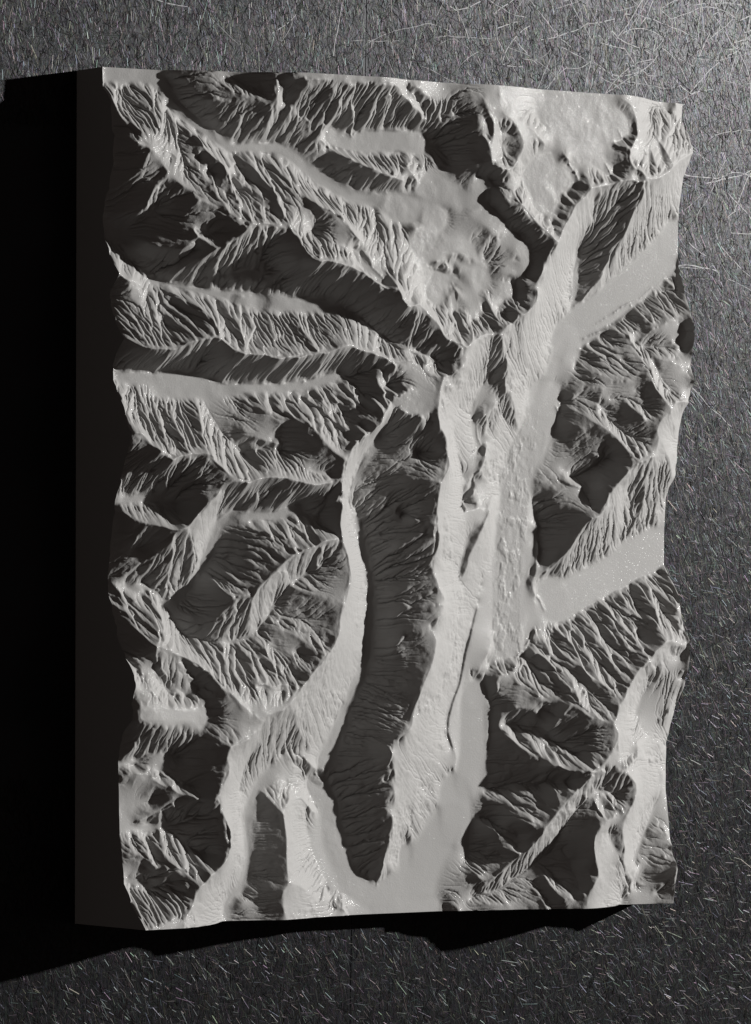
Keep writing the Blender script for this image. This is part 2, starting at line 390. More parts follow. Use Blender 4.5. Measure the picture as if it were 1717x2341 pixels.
v 0 D1240,600@240 D1300,800@250 D1360,860@258
v 0 D1340,560@226 D1420,740@232
v 0 D1450,560@206 D1540,680@196
# east flank of right-hand massif
r 0 D310,1560@286 G1540,225@284 G1480,360@278 G1440,450@276 G1370,545@272 G1365,700@268 G1360,780@266 G1285,880@264 G1140,940@262 G1055,1030@260 G1010,1095@258 G1020,1180@246 G1035,1280@228 G1060,1400@208 G1050,1550@192 K1050,100@184 K1050,190@180 K1100,225@174 K1140,320@158 K1170,535@122
v 0 G1180,560@236 G1180,700@232 G1150,850@236
r 0 K960,290@170 K920,370@168 K800,450@167 K830,620@161 K872,720@157 K870,820@154 K780,980@151 K800,1080@150 K720,1190@147 K640,1290@141
r 0 K800,450@167 K690,470@156
v 0 K990,400@132 K1100,500@118
v 0 K770,850@138 K720,1000@132 K680,1110@130
r 0 K640,1290@150 K920,1290@132 K970,1200@116
r 0 K925,1280@138 K850,1450@146 K800,1550@146 O780,160@142 O700,300@138 O680,420@134 O620,530@128
v 0 K850,1350@126 K700,1500@122 O650,150@118 O600,350@116 O590,470@120
v 0 K560,560@190 K600,800@160 K640,1000@140
r 0 K600,330@196 K700,400@150
r 0 O440,590@190 O560,540@140 O620,520@128
r 0 O630,540@128 O680,700@122 O700,860@110
s 0 O440,590@202 O260,690@181 O100,790@162 O0,870@146
s 0 O420,10@222 O250,90@200 O100,170@180 O0,230@164
s 0 O362,960@192 O140,1010@163 O0,1120@146
s 0 N1590,1000@160 N1380,1170@126 N1270,1400@106
s 0 O400,300@210 N1590,580@170 N1430,690@146
s 0 O470,760@194 N1570,770@164 N1380,910@130
s 0 S250,550@178 S180,440@160 S50,365@140
s 0 S190,740@174 S110,880@152 S20,980@134
s 0 K520,760@252 K380,740@228 K200,760@204
s 0 K450,1060@244 K300,1020@220 K100,1010@196
s 0 K420,1440@226 K270,1430@204 K130,1390@184 K60,1330@170
# moraines
r 0 O930,60@113 O880,350@109 O828,490@107 O775,800@103 O725,1000@101 O672,1200@99.5 O622,1500@97 S822,70@95 S772,200@94 S730,330@93 S708,500@92 S758,650@90 S796,760@86 S770,880@82
v 0 O820,490@103 O762,800@98 O705,1000@95 O652,1200@93 O600,1500@91 S795,80@89 S726,250@87 S686,400@86 S692,530@85 S735,660@83
r 0 O1355,20@106 O1357,280@106 O1300,570@105 O1325,640@104.5 O1390,705@103 O1430,810@98
v 0 O1320,100@98 O1325,280@97 O1240,560@95 O1290,680@95 O1370,770@95
r 0 O1330,990@99 O1300,1080@102 O1200,1220@105 O1090,1390@109 O1000,1410@110 O970,1480@110 O990,1600@108 S1185,40@107 S1220,170@105 S1210,330@102 S1170,500@95
v 0 O980,1080@94 O900,1270@93 O885,1450@92 O915,1620@91 S1100,60@90 S1140,200@89 S1120,380@87 S1120,600@86
r 0 O950,1010@101 O910,1180@101.5 O840,1290@101 O790,1390@99
# east ranges
r 0 L1425,60@217 L1390,165@213.7 L1275,250@210.4 L1240,350@207.1 L1262,430@205.5 L1230,600@202.2 L1150,610@202.2 L1075,650@202.2 L970,740@198.9 L870,850@195.6 L780,980@190.7 L770,1060@185.8 L700,1160@180.9 L600,1190@176 L450,1400@149.7 L260,1640@120.2 P130,310@102 P75,385@97
r 0 L1430,60@217 H1570,1540@194 H1605,1380@195.6
v 0 L860,1420@93 L1000,1360@92 L1200,1220@94
v 0 L1400,300@176 L1380,600@151.4
s 0 H1110,1080@177.6 H1180,1230@192.4 H1235,1400@205.5 H1390,1610@217
r 0 L960,80@180.9 L1040,170@189.1 L1140,250@205.5
s 0 L1075,650@202.2 L980,560@194 L850,400@180.9 L720,310@171 L640,260@162.8 L480,160@143.2 L320,95@121.8
v 0 H560,1480@143.2 H700,1560@149.7 L800,250@164.5 L1000,420@177.6 L1180,400@194
v 0 H700,1300@159.6 H900,1480@172.7 H1150,1600@187.4 L1200,120@195.6
r 0 H550,930@130 H700,870@143.2 H850,830@154.6 H950,890@164.5 H1100,1080@177.6
r 0 H500,1020@126.8 H680,1080@146.4 H900,1130@161.2 H1100,1080@177.6
r 0 H540,1300@139.9 H700,1260@154.6 H820,1340@164.5 H960,1320@172.7 H1050,1420@176
r 0 H420,1490@135 H600,1380@149.7 H720,1400@159.6 H690,1540@156.3 H640,1600@151.4
r 0 L640,160@151.4 H830,1480@162.8 H980,1540@176
v 0 H340,1480@120.2 H450,1260@124.3 H500,1060@125.1 H555,940@125.9
v 0 H450,1500@128.4 H580,1340@138.2
v 0 H560,1010@128.4 H640,1180@143.2
r 0 H640,800@128.4 H830,700@139.9 H940,620@141.5 H1070,560@141.5 H1200,440@138.2
r 0 H1200,450@139.9 H1290,580@157.9 H1310,700@172.7 H1320,790@180.9
r 0 H1000,600@141.5 H1130,740@162.8 H1190,790@174.3
r 0 H1320,790@180.9 H1180,840@172.7 H1090,950@161.2 H1010,970@151.4
v 0 H1090,1000@156.3 H1250,1020@171 H1450,960@182.5 H1560,860@194
r 0 H1330,750@179.2 H1450,770@182.5 H1520,825@189.1
v 0 H1240,520@143.2 H1420,450@148.1 H1440,300@143.2
r 0 H1350,380@149.7 H1440,480@157.9 H1380,600@162.8 H1330,740@177.6
r 0 H1380,960@184.2 H1480,1030@184.2
r 0 H1220,1110@180.9 H1400,1160@189.1 H1530,1230@189.1
v 0 H1200,1130@176 H1280,1330@184.2 H1400,1500@195.6
r 0 H1290,1400@194 H1430,1500@200.6
r 0 L290,110@121.8 L400,250@141.5 L600,390@153 L700,410@162.8 L820,520@169.4 L690,600@151.4 L500,760@126.8 L420,800@115.3
r 0 L570,430@149.7 L590,550@144.8 L690,600@156.3
v 0 L200,450@119.4 L130,700@115.3 L90,790@112.8
v 0 L330,720@112 L450,800@116.9 L620,700@135 L860,580@164.5
r 0 L100,830@112 L220,850@121.8 L300,930@133.3 L200,1010@116.9 L120,1080@106
v 0 L40,920@108 L70,1080@102 L110,1200@98
v 0 L130,1090@104 L120,1400@98 L110,1600@96
r 0 L300,930@133.3 L420,850@139.9 L500,880@143.2 L600,960@153 L620,1050@161.2 L690,1120@177.6
r 0 L420,800@131.7 L540,900@146.4 L600,960@153
v 0 L480,810@131.7 L700,900@151.4 L780,970@176
r 0 L1070,650@202.2 L1050,780@172.7 L940,920@144.8
r 0 L860,1000@176 L870,1200@135 L850,1400@98
r 0 L1130,820@167.8 L1110,1080@126.8 L1020,1300@98
v 0 L930,1000@151.4 L930,1200@118.6
v 0 L1050,900@148.1 L1000,1100@121.8
r 0 L1240,740@166.1 L1140,1050@128.4
r 0 L1270,420@203.8 L1360,620@177.6 L1400,800@149.7
# south-east ranges
r 0 P710,500@106 P790,590@121 P820,670@130 P870,780@143.5 P930,930@166 P1000,1050@181 P1080,1130@194.5
r 0 P1065,345@104 P1100,420@119.5 P1150,460@131.5 P1230,600@157 P1240,740@175 P1340,870@205
r 0 P1130,330@104 P1250,460@122.5 P1400,560@148 P1460,620@160
r 0 P1250,330@112 P1370,430@131.5
r 0 P900,460@108 P1000,590@127 P1050,700@142 P1060,800@152.5 P1110,880@163
r 0 P850,540@110 P950,690@133 P1020,750@146.5
r 0 P530,670@106 P640,780@122.5 P650,900@139 P780,1060@163 P850,1150@176.5 P970,1340@199
r 0 P640,790@122.5 P720,930@143.5 P820,1060@161.5
r 0 P285,800@100 P360,860@115 P450,910@128.5 P530,1000@143.5 P532,1160@161.5 P610,1245@172 P740,1310@182.5 P830,1360@191.5 P885,1530@206.5
r 0 P60,985@104 P180,1050@122.5 P290,1175@142 P300,1240@148 P410,1350@164.5 P440,1440@176.5 P540,1560@187 P620,1620@194.5 T810,210@208
v 0 P600,640@106 P760,760@125.5 P880,920@148 P1020,1110@178
v 0 P980,380@104 P1050,560@124 P1160,740@152.5 P1260,860@185.5
v 0 P1180,400@110 P1320,620@140.5 P1420,800@163
v 0 P500,860@115 P650,990@137.5 P760,1160@161.5 P880,1330@182.5
v 0 P420,800@106 P520,850@116.5
v 0 P230,850@102 P330,1000@121 P480,1180@145 P560,1300@163 P720,1480@182.5 P830,1600@197.5
v 0 P20,1000@96 P150,1130@116.5 P260,1270@133 P380,1450@154
v 0 P800,780@128.5 P880,960@151 P960,1090@175
r 0 P1340,870@205 P1280,930@203.5 P1210,1000@202 P1190,1090@200.5 P1140,1090@200.5 P1080,1140@200.5 P1030,1240@202 P970,1340@203.5 P960,1400@205 P885,1530@208 P865,1600@210.2 T835,220@212.5 T890,320@214 T860,410@212.5 T790,530@210.2 T680,660@206.5 T600,740@203.5 T450,890@194 T330,1020@184 T250,1130@179 T180,1230@173 T100,1350@161 T0,1430@148 W1390,430@140.5 W1200,600@119.5 W1060,720@100 W960,800@86 W920,850@78
r 0 P1340,870@205 P1440,910@193 P1565,940@175
v 0 P1320,1000@170.5 P1400,1050@160 P1500,960@172
v 0 P1180,1250@163 P1090,1400@157 P1040,1560@154 T1040,160@152.5
r 0 P1540,1190@167.5 P1450,1250@167.5 P1410,1400@161.5 P1380,1510@155.5 P1280,1640@148 T1250,150@145
r 0 P1190,1090@200.5 P1200,1180@179.5 P1170,1260@166
r 0 T1020,140@157 T1130,340@151 T1280,430@128.5
v 0 T1270,420@121 T1270,600@110
r 0 T890,320@214 T910,480@197.5 T930,650@211
v 0 T920,580@190 T1020,500@175
r 0 T1060,400@182.5 T1060,540@182.5 T950,640@208
r 0 T930,650@211 T1060,800@208 T1060,900@206.5 T1010,1000@205 T930,1150@200.5 T920,1250@197.5 T945,1400@190 X930,470@178 X960,560@160
v 0 T1160,620@160 T1100,700@178
v 0 T1270,780@105 T1230,950@101 T1190,1080@98 T1100,1280@95 T1020,1500@94 X950,550@94 X920,750@95 X895,900@96
r 0 T880,650@208 T830,700@197.5 T780,840@181
v 0 T650,840@175 T800,860@176.5 T880,950@176.5 T950,1020@178
r 0 T760,900@182.5 T850,1060@193 T830,1090@194.5
v 0 T700,980@179.5 T800,1060@182.5
r 0 T640,950@182.5 T740,1140@199
r 0 T840,1080@196 T770,1145@200.5 T700,1220@200.5 T645,1300@199.8 T642,1400@199.8 T665,1500@199 X690,640@194.5 X600,770@188.5 X575,920@182.5
v 0 T760,1250@182.5 T830,1390@173.5 T920,1470@166
v 0 T280,1340@137.5 T380,1180@152.5 T500,1000@166 T620,900@173.5
v 0 T280,1350@137.5 T400,1500@148 X530,500@160 X640,640@178
v 0 X300,370@134.5 X150,450@124 X0,560@116.5 W1350,640@110 W1150,790@98 W970,860@86
r 0 X340,380@137.5 X430,520@151 X490,650@163 X550,810@182.5
r 0 X160,610@128.5 X240,740@145 X355,855@164.5
r 0 X60,720@124 X130,820@136 X210,950@148
v 0 X210,560@128.5 X330,700@140.5 X430,780@157
v 0 X90,660@121 X200,830@137.5 X300,930@155.5
v 0 X0,640@115 W1560,800@121 X100,930@131.5
r 0 X355,855@164.5 X460,830@170.5 X550,810@182.5
s 0 W740,880@80 W830,960@92
r 0 W870,870@84 W1100,880@104 W1300,920@113.5
v 0 X1000,700@95 X1100,600@98
r 0 X1190,210@100 X1340,240@112
r 0 X1160,440@98 X1380,440@122
r 0 X1430,570@142 X1380,690@128 X1250,720@114 X1150,790@102
v 0 X1230,770@104 X1300,800@116
# south of the south-east crest, facing the trunk glacier
s 0 O1060,1470@106 O1200,1510@121 O1400,1620@137.5 S1560,170@142 S1650,230@140.5
s 0 T440,20@176.5 T390,60@167.5 T300,170@152.5 T240,240@140.5 T180,320@127
r 0 T150,60@133 T250,110@145 T300,160@152.5
r 0 O1240,1200@108 O1340,1210@118 P40,1010@110
v 0 O1250,1310@104 O1400,1420@121 O1600,1600@139
r 0 S1330,280@119.5 S1480,300@130 S1600,360@134.5
v 0 S1230,430@92 S1400,440@104 S1600,470@119.5 T200,340@125.5
s 0 S1190,465@96 S1300,560@113.5 S1400,650@125.5 S1520,740@139 S1640,830@154 T280,620@175 T450,670@188.5 T640,680@202
r 0 S1250,480@98 S1450,590@121 S1640,680@134.5 T280,490@148 T420,570@170.5
v 0 T190,350@125.5 T330,420@145 T500,520@166 T650,620@187
v 0 S1100,650@86 S1080,900@85 S1090,1090@84
v 0 S1200,1060@92 S1350,980@112 S1550,1020@127 T160,830@137.5
r 0 T280,620@175 T220,700@158.5 T120,800@134.5
r 0 T440,690@187 T380,800@160
v 0 T200,750@143.5 T360,850@157 T470,840@178
s 0 S1095,1120@85 S1250,1230@116 S1350,1330@137 S1500,1400@149 T0,1070@154 T100,1150@163 T180,1230@172
s 0 T230,820@148 T320,1000@184
v 0 S1010,1320@82 S1200,1380@98 S1350,1500@113.5 W1360,370@131.5
s 0 S990,1345@82 S1100,1440@98 S1150,1490@106 S1190,1570@112 W1220,370@116.5 W1300,400@125.5 W1390,430@140.5
v 0 W890,490@76 W900,340@78 W960,150@80
r 0 W880,530@80 W960,600@96 W1010,650@108 W1060,720@102
v 0 W1000,380@88 W1150,420@104 W1280,470@116.5
"""
EDGE_WEST = [(1950.0, 111.0), (1900.0, 116.0), (1862.0, 143.0), (1801.0, 154.0), (1733.0, 159.0), (1705.0, 152.0), (1670.0, 134.0), (1611.0, 112.0), (1592.0, 115.0), (1501.0, 156.0), (1476.0, 183.0), (1430.0, 141.0), (1378.0, 165.0), (1331.0, 201.0), (1292.0, 174.0), (1266.0, 159.0), (1235.0, 161.0), (1175.0, 204.0), (1126.0, 224.0), (1109.0, 237.0), (1019.0, 198.0), (963.0, 167.0), (775.0, 136.0), (660.0, 177.0), (574.0, 243.0), (547.0, 258.0), (386.0, 182.0), (217.0, 189.0), (106.0, 209.0), (50.0, 247.0), (1.0, 300.0)]
EDGE_EAST = [(1950.0, 162.0), (1917.0, 158.0), (1831.0, 203.0), (1766.0, 162.0), (1651.0, 144.0), (1589.0, 142.0), (1492.0, 171.0), (1392.0, 216.0), (1311.0, 191.0), (1271.0, 212.0), (1191.0, 158.0), (1140.0, 146.0), (1037.0, 134.0), (986.0, 96.0), (908.0, 90.0), (824.0, 88.0), (741.0, 151.0), (689.0, 159.0), (627.0, 194.0), (560.0, 184.0), (482.0, 138.0), (392.0, 99.0), (289.0, 95.0), (160.0, 114.0), (86.0, 143.0), (-5.0, 126.0)]

# ------------------------------------------------------------------ the height field of the relief
STEP = 1.6
NX = int(round(BW / STEP)) + 1; NY = int(round(BL / STEP)) + 1
SX = BW / (NX - 1); SY = BL / (NY - 1)
rng = np.random.default_rng(11)

def value_noise(X, Y, seed):
    """smooth value noise in [-1, 1]."""
    tab = np.random.default_rng(seed).uniform(-1, 1, (256, 256))
    xi = np.floor(X).astype(int); yi = np.floor(Y).astype(int)
    u = X - xi; v = Y - yi
    u = u * u * u * (u * (u * 6 - 15) + 10); v = v * v * v * (v * (v * 6 - 15) + 10)
    a = tab[yi & 255, xi & 255]; b = tab[yi & 255, (xi + 1) & 255]
    c = tab[(yi + 1) & 255, xi & 255]; d = tab[(yi + 1) & 255, (xi + 1) & 255]
    return (a * (1 - u) + b * u) * (1 - v) + (c * (1 - u) + d * u) * v

def fbm(X, Y, seed, octaves=4):
    s = 0.0; a = 0.5
    for o in range(octaves):
        s = s + a * value_noise(X * 2 ** o + 17.3 * o, Y * 2 ** o + 5.1 * o, seed + o); a *= 0.5
    return s

def parse(line):
    kind, extra, rest = line.split(None, 2)
    pts = []; hs = []; tile = None
    for tok in rest.split():
        if tok[0].isalpha():
            tile = tok[0]; tok = tok[1:]
        h = None
        if '@' in tok:
            tok, h = tok.split('@'); h = float(h)
        x, y = tok.split(',')
        pts.append((TILE[tile][0] + float(x) / ZS, TILE[tile][1] + float(y) / ZS)); hs.append(h)
    return kind, float(extra), np.array(pts), hs

def dense(P, H, step=1.0):
    """resample a 3D polyline (model units) at fine steps."""
    seg = np.hypot(np.diff(P[:, 0]), np.diff(P[:, 1])); s = np.r_[0, np.cumsum(seg)]
    n = max(2, int(s[-1] / step) + 1); t = np.linspace(0, s[-1], n)
    return np.interp(t, s, P[:, 0]), np.interp(t, s, P[:, 1]), np.interp(t, s, H), t

acc = np.zeros((NY, NX)); wgt = np.zeros((NY, NX)); prio = np.zeros((NY, NX), int); spur = np.zeros((NY, NX), bool)
def put(ix, iy, h, pr):
    ok = (ix >= 0) & (ix < NX) & (iy >= 0) & (iy < NY)
    ix, iy, h = ix[ok], iy[ok], h[ok]
    lower = prio[iy, ix] < pr
    acc[iy[lower], ix[lower]] = 0; wgt[iy[lower], ix[lower]] = 0; prio[iy[lower], ix[lower]] = pr
    same = prio[iy, ix] == pr
    np.add.at(acc, (iy[same], ix[same]), h[same]); np.add.at(wgt, (iy[same], ix[same]), 1.0)

for n, line in enumerate(FEATURES.strip().splitlines()):
    if not line or line[0] == '#':
        continue
    kind, width, P, hs = parse(line)
    hs = np.array([np.nan if h is None else h for h in hs])
    idx = np.arange(len(hs)); good = ~np.isnan(hs)
    H = np.interp(idx, idx[good], hs[good])
    X, Y = unproject(P[:, 0], P[:, 1], H)
    x, y, h, t = dense(np.c_[X, Y], H)
    if kind in 'rs':                                       # crest lines get a small jagged profile
        fade = np.minimum(1, np.minimum(t, t[-1] - t) / 25)
        h = h + 3.0 * fade * fbm(t / 26.0, t * 0 + n * 3.7, 50 + n, 3)
        wob = 2.2 * fade
        x = x + wob * fbm(t / 22.0, t * 0 + n, 150 + n, 3); y = y + wob * fbm(t / 22.0, t * 0 + n, 250 + n, 3)
        qx = np.round(x / SX).astype(int); qy = np.round(y / SY).astype(int)
        put(qx, qy, h, 3)
        if kind == 's':
            ok = (qx >= 0) & (qx < NX) & (qy >= 0) & (qy < NY); spur[qy[ok], qx[ok]] = True
    elif kind == 'v':
        put(np.round(x / SX).astype(int), np.round(y / SY).astype(int), h, 2)
    elif kind == 'f':
        r = width / 2.0 / SX
        ri = int(r) + 1
        oy, ox = np.mgrid[-ri:ri + 1, -ri:ri + 1]; keep = ox ** 2 + oy ** 2 <= r * r
        ox = ox[keep]; oy = oy[keep]
        for k in range(0, len(x), 4):
            put(np.round(x[k] / SX).astype(int) + ox, np.round(y[k] / SY).astype(int) + oy, np.full(ox.shape, h[k]), 1)

for ex, tab in ((0, EDGE_WEST), (NX - 1, EDGE_EAST)):      # silhouettes of the two long sides
    tab = np.array(tab, float); tab = tab[np.argsort(tab[:, 0])]
    yy = np.arange(NY)
    put(np.full(NY, ex), yy, np.interp(yy * SY, tab[:, 0], tab[:, 1]), 4)

fixed = wgt > 0
val = np.where(fixed, acc / np.maximum(wgt, 1e-9), 0)

def relax(Hh, msk, v, iters):
    Hh = np.where(msk, v, Hh)
    for _ in range(iters):
        p = np.pad(Hh, 1, mode='edge')
        a = 0.25 * (p[:-2, 1:-1] + p[2:, 1:-1] + p[1:-1, :-2] + p[1:-1, 2:])
        Hh = np.where(msk, v, a)
    return Hh

def shrink(msk, v, f):
    ny, nx = -(-NY // f), -(-NX // f)
    mm = np.zeros((ny * f, nx * f)); vv = np.zeros_like(mm)
    mm[:NY, :NX] = msk; vv[:NY, :NX] = msk * v
    mm = mm.reshape(ny, f, nx, f).sum((1, 3)); vv = vv.reshape(ny, f, nx, f).sum((1, 3))
    return mm > 0, vv / np.maximum(mm, 1)

def resize(A, ny, nx):
    yi = np.clip((np.arange(ny) + 0.5) * A.shape[0] / ny - 0.5, 0, A.shape[0] - 1)
    xi = np.clip((np.arange(nx) + 0.5) * A.shape[1] / nx - 0.5, 0, A.shape[1] - 1)
    y0 = np.minimum(yi.astype(int), A.shape[0] - 2); x0 = np.minimum(xi.astype(int), A.shape[1] - 2)
    v = (yi - y0)[:, None]; u = (xi - x0)[None, :]
    return ((A[y0][:, x0] * (1 - u) + A[y0][:, x0 + 1] * u) * (1 - v) + (A[y0 + 1][:, x0] * (1 - u) + A[y0 + 1][:, x0 + 1] * u) * v)

EROSION = 0.075
def solve():
    Hs = None
    for f, iters in ((32, 300), (16, 250), (8, 200), (4, 200), (2, 150), (1, 100)):
        mk, vl = shrink(fixed, val, f) if f > 1 else (fixed, val)
        Hs = np.full(mk.shape, vl[mk].mean()) if Hs is None else resize(Hs, *mk.shape)
        Hs = relax(Hs, mk, vl, iters)
    return Hs

# The lamp's rays over the block: every traced crest is one the lamp reaches, every traced floor lies outside the cast shadows.
# Crest heights that contradict this are corrected within a few units.
yrow = np.arange(NY) * SY
FX, FY, FZ = LAMP / U
def ray(i):
    ta = (FY - yrow) / (FX - i * SX)
    return ta, SX * np.sqrt(1 + ta * ta) * (FZ - 180) / np.hypot(FX - i * SX, FY - yrow)

ridge = prio == 3
floor_core = np.zeros((NY, NX), bool)
floor_core[2:-2, 2:-2] = np.all([(prio == 1)[2 + dy:NY - 2 + dy, 2 + dx:NX - 2 + dx] for dy in (-2, 0, 2) for dx in (-2, 0, 2)], axis=0)
# a gully between two close crests can only be as deep as the crests are apart
ry, rx = np.nonzero(ridge); gy_, gx_ = np.nonzero(prio == 2)
ry = ry[::3]; rx = rx[::3]
for c in range(0, len(gy_), 400):
    d2 = ((gy_[c:c + 400, None] - ry[None]) * SY) ** 2 + ((gx_[c:c + 400, None] - rx[None]) * SX) ** 2
    k = d2.argmin(1); d = np.sqrt(d2[np.arange(len(k)), k])
    lim = d * (0.36 + 0.5 * np.clip((d - 30) / 60, 0, 1)) + 1.0
    cur = val[gy_[c:c + 400], gx_[c:c + 400]]
    val[gy_[c:c + 400], gx_[c:c + 400]] = np.maximum(cur, val[ry[k], rx[k]] - lim)
val0 = val.copy()
for rnd in range(3):
    Hm = solve()
    cap = np.full(NY, 1e6); capf = np.full((NY, NX), 1e6)             # west -> east: what the floors allow
    for i in range(NX):
        capf[:, i] = cap
        here = np.where(floor_core[:, i], np.minimum(cap, Hm[:, i] + 1.5), cap)
        ta, rise = ray(i)
        cap = np.interp(yrow - ta * SX, yrow, here) + rise
    low = ridge & (val > capf) & (val0 - capf < 60)
    val = np.where(low, np.maximum(capf, val0 - 40), val)
    Hm = relax(Hm, fixed, val, 60)
    sh = np.full(NY, -1e6)                                            # east -> west: what the crests to the east leave in shadow
    for i in range(NX - 1, -1, -1):
        lift = ridge[:, i] & (val[:, i] < sh + 2.5) & (sh - val0[:, i] < np.where(spur[:, i], 24.0, 4.0))
        val[:, i] = np.where(lift, sh + 2.5, val[:, i])
        top = np.maximum(sh, np.where(ridge[:, i], val[:, i], Hm[:, i]))
        ta, rise = ray(i)
        sh = np.interp(yrow + ta * SX, yrow, top) - rise
Hm = solve()

def blur(A, s):
    r = max(1, int(3 * s)); k = np.exp(-0.5 * (np.arange(-r, r + 1) / s) ** 2); k /= k.sum()
    p = np.pad(A, ((r, r), (0, 0)), mode='edge'); A = sum(k[i] * p[i:i + A.shape[0]] for i in range(2 * r + 1))
    p = np.pad(A, ((0, 0), (r, r)), mode='edge'); return sum(k[i] * p[:, i:i + A.shape[1]] for i in range(2 * r + 1))

def slopes(A):
    gy, gx = np.gradient(A); return gx / SX, gy / SY

YY, XX = np.mgrid[0:NY, 0:NX].astype(float); XX *= SX; YY *= SY

def gully(X, Y, dx, dy, seed):
    """stripes that run along (dx, dy): ridges and gullies down the fall line. Returns triangle wave in [-1, 1] and derivative sign."""
    tab = np.random.default_rng(seed).uniform(0.1, 0.9, (256, 256, 2))
    xi = np.floor(X).astype(int); yi = np.floor(Y).astype(int)
    px, py = -dy, dx
    c = np.zeros_like(X); s = np.zeros_like(X)
    for oy in (-1, 0, 1):
        for ox in (-1, 0, 1):
            cx = xi + ox; cy = yi + oy
            j = tab[cy & 255, cx & 255]
            rx = X - cx - j[..., 0]; ry = Y - cy - j[..., 1]
            w = np.exp(-2.2 * (rx * rx + ry * ry))
            ph = 2 * math.pi * (rx * px + ry * py)
            c += w * np.cos(ph); s += w * np.sin(ph)
    ang = np.arctan2(s, c)
    return 1.0 - 2.0 * np.abs(ang) / math.pi, -np.sign(ang), px, py

def smooth(a, b, x):
    t = np.clip((x - a) / (b - a), 0, 1); return t * t * (3 - 2 * t)

crest = (prio == 3) | (prio == 4)
near = np.clip(blur(crest.astype(float), 2.2) * 5.5, 0, 1)          # 1 on a crest line, 0 a few steps away from it
base = Hm
for _ in range(2):
    base = near * blur(base, 0.8) + (1 - near) * blur(base, 2.2)
gx, gy = slopes(blur(Hm, 4.0))
st = np.hypot(gx, gy)
det = smooth(0.15, 0.5, st) * (1 - 0.5 * np.clip(-gx / (st + 1e-6), 0, 1)) * 4.0 * fbm(XX / 46, YY / 46, 310, 4)
wx = 16 * fbm(XX / 70, YY / 70, 320, 3); wy = 16 * fbm(XX / 70, YY / 70, 330, 3)
gxx, gyy = gx.copy(), gy.copy()
side = np.clip(np.abs(gy) / (st + 1e-6), 0, 1)
sunny = np.clip((-0.93 * gx + 0.37 * gy) / (st + 1e-6), 0, 1) ** 2          # broad faces that look east-south-east
for i, wave in enumerate((84.0, 46.0, 24.0, 12.0)):
    g = np.hypot(gxx, gyy) + 1e-6
    msk = smooth(0.12, 0.5, st)
    n, sg, px, py = gully((XX + wx) / wave + 3.1 * i, (YY + wy) / wave + 7.7 * i, gxx / g, gyy / g, 900 + i)
    patch = 0.35 + 1.3 * smooth(-0.25, 0.35, fbm(XX / 150 + 9 * i, YY / 150, 400 + i, 3))
    amp = wave * (0.022, 0.045, 0.050, 0.040)[i] * msk * (0.10 + 1.05 * side ** 1.4) * (1 - 0.75 * sunny) * patch
    det += amp * n
    k = amp / wave * 4.0 * sg * 0.5
    gxx = gxx + k * px; gyy = gyy + k * py
flat = 1 - smooth(0.05, 0.22, st)
neve = smooth(185, 230, base)
west = smooth(900, 600, XX)
det += flat * (0.3 + 2.0 * neve + 1.2 * west) * fbm(XX / 55, YY / 55, 70, 5)
def erode(Z, hold, K, steps, sx, sy, seed, start=4.0):
    """stream-power incision: every cell drains to its steepest neighbour, gullies deepen with the area they drain."""
    r = np.random.default_rng(seed)
    ny, nx = Z.shape; n = ny * nx
    offs = ((-1, -1), (-1, 0), (-1, 1), (0, -1), (0, 1), (1, -1), (1, 0), (1, 1))
    idx = np.arange(n).reshape(ny, nx)
    kf = K.ravel(); hf = hold.ravel()
    for step in range(steps):
        p = np.pad(Z, 1, constant_values=1e9)
        best = np.zeros((ny, nx)); rec = idx.copy(); dist = np.ones((ny, nx))
        for oy, ox in offs:
            d = math.hypot(oy * sy, ox * sx)
            drop = (Z - p[1 + oy:1 + oy + ny, 1 + ox:1 + ox + nx]) / d * r.uniform(0.75, 1.25, (ny, nx))
            up = drop > best
            best = np.where(up, drop, best); rec = np.where(up, idx + oy * nx + ox, rec); dist = np.where(up, d, dist)
        order = np.argsort(Z.ravel(), kind='stable')
        rl = rec.ravel(); ol = order.tolist(); rr = rl.tolist()
        area = [1.0] * n
        for i in reversed(ol):
            j = rr[i]
            if j != i: area[j] += area[i]
        f = kf * np.maximum(np.sqrt(np.array(area)) - start, 0.0) * math.sqrt(sx * sy) / dist.ravel()
        f[hf] = 0.0
        f = f.tolist(); z = Z.ravel().tolist()
        for i in ol:
            c = f[i]
            if c > 0.0:
                j = rr[i]
                if j != i and z[j] < z[i]:
                    z[i] = (z[i] + c * z[j]) / (1.0 + c)
        Z = np.array(z).reshape(ny, nx)
    return Z

H0 = base + det
flatmask = np.clip(blur((prio == 1).astype(float), 1.5), 0, 1)
east = np.clip(-gx / (st + 1e-6), 0, 1)                               # faces that look towards +X
Kmap = smooth(0.10, 0.30, st) * (0.40 + 0.60 * side) * (1 - 0.8 * sunny) * (0.55 + 0.9 * smooth(-0.3, 0.3, fbm(XX / 210, YY / 210, 500, 3))) * (1 - flatmask)
hold = prio == 1
H1 = H0
for rnd in range(3):                                       # incision alternates with creep, which turns the cuts into planar-sided gullies
    H1 = erode(H1, hold, Kmap * EROSION, 3, SX, SY, 5 + rnd)
    H1 = 0.72 * H1 + 0.28 * blur(H1, 0.8)
def talus(Z, limit, iters):
    """material steeper than the limit slides: knife-like fins become two-sided ridges."""
    for _ in range(iters):
        dz = np.zeros_like(Z)
        for ax_, st_ in ((0, SY), (1, SX)):
            d = np.diff(Z, axis=ax_)
            m_ = 0.22 * np.sign(d) * np.maximum(np.abs(d) - limit * st_, 0)
            if ax_ == 0: dz[:-1] += m_; dz[1:] -= m_
            else: dz[:, :-1] += m_; dz[:, 1:] -= m_
        Z = Z + dz * (1 - 0.8 * flatmask)
    return Z
H1 = talus(H1, 0.95, 25)
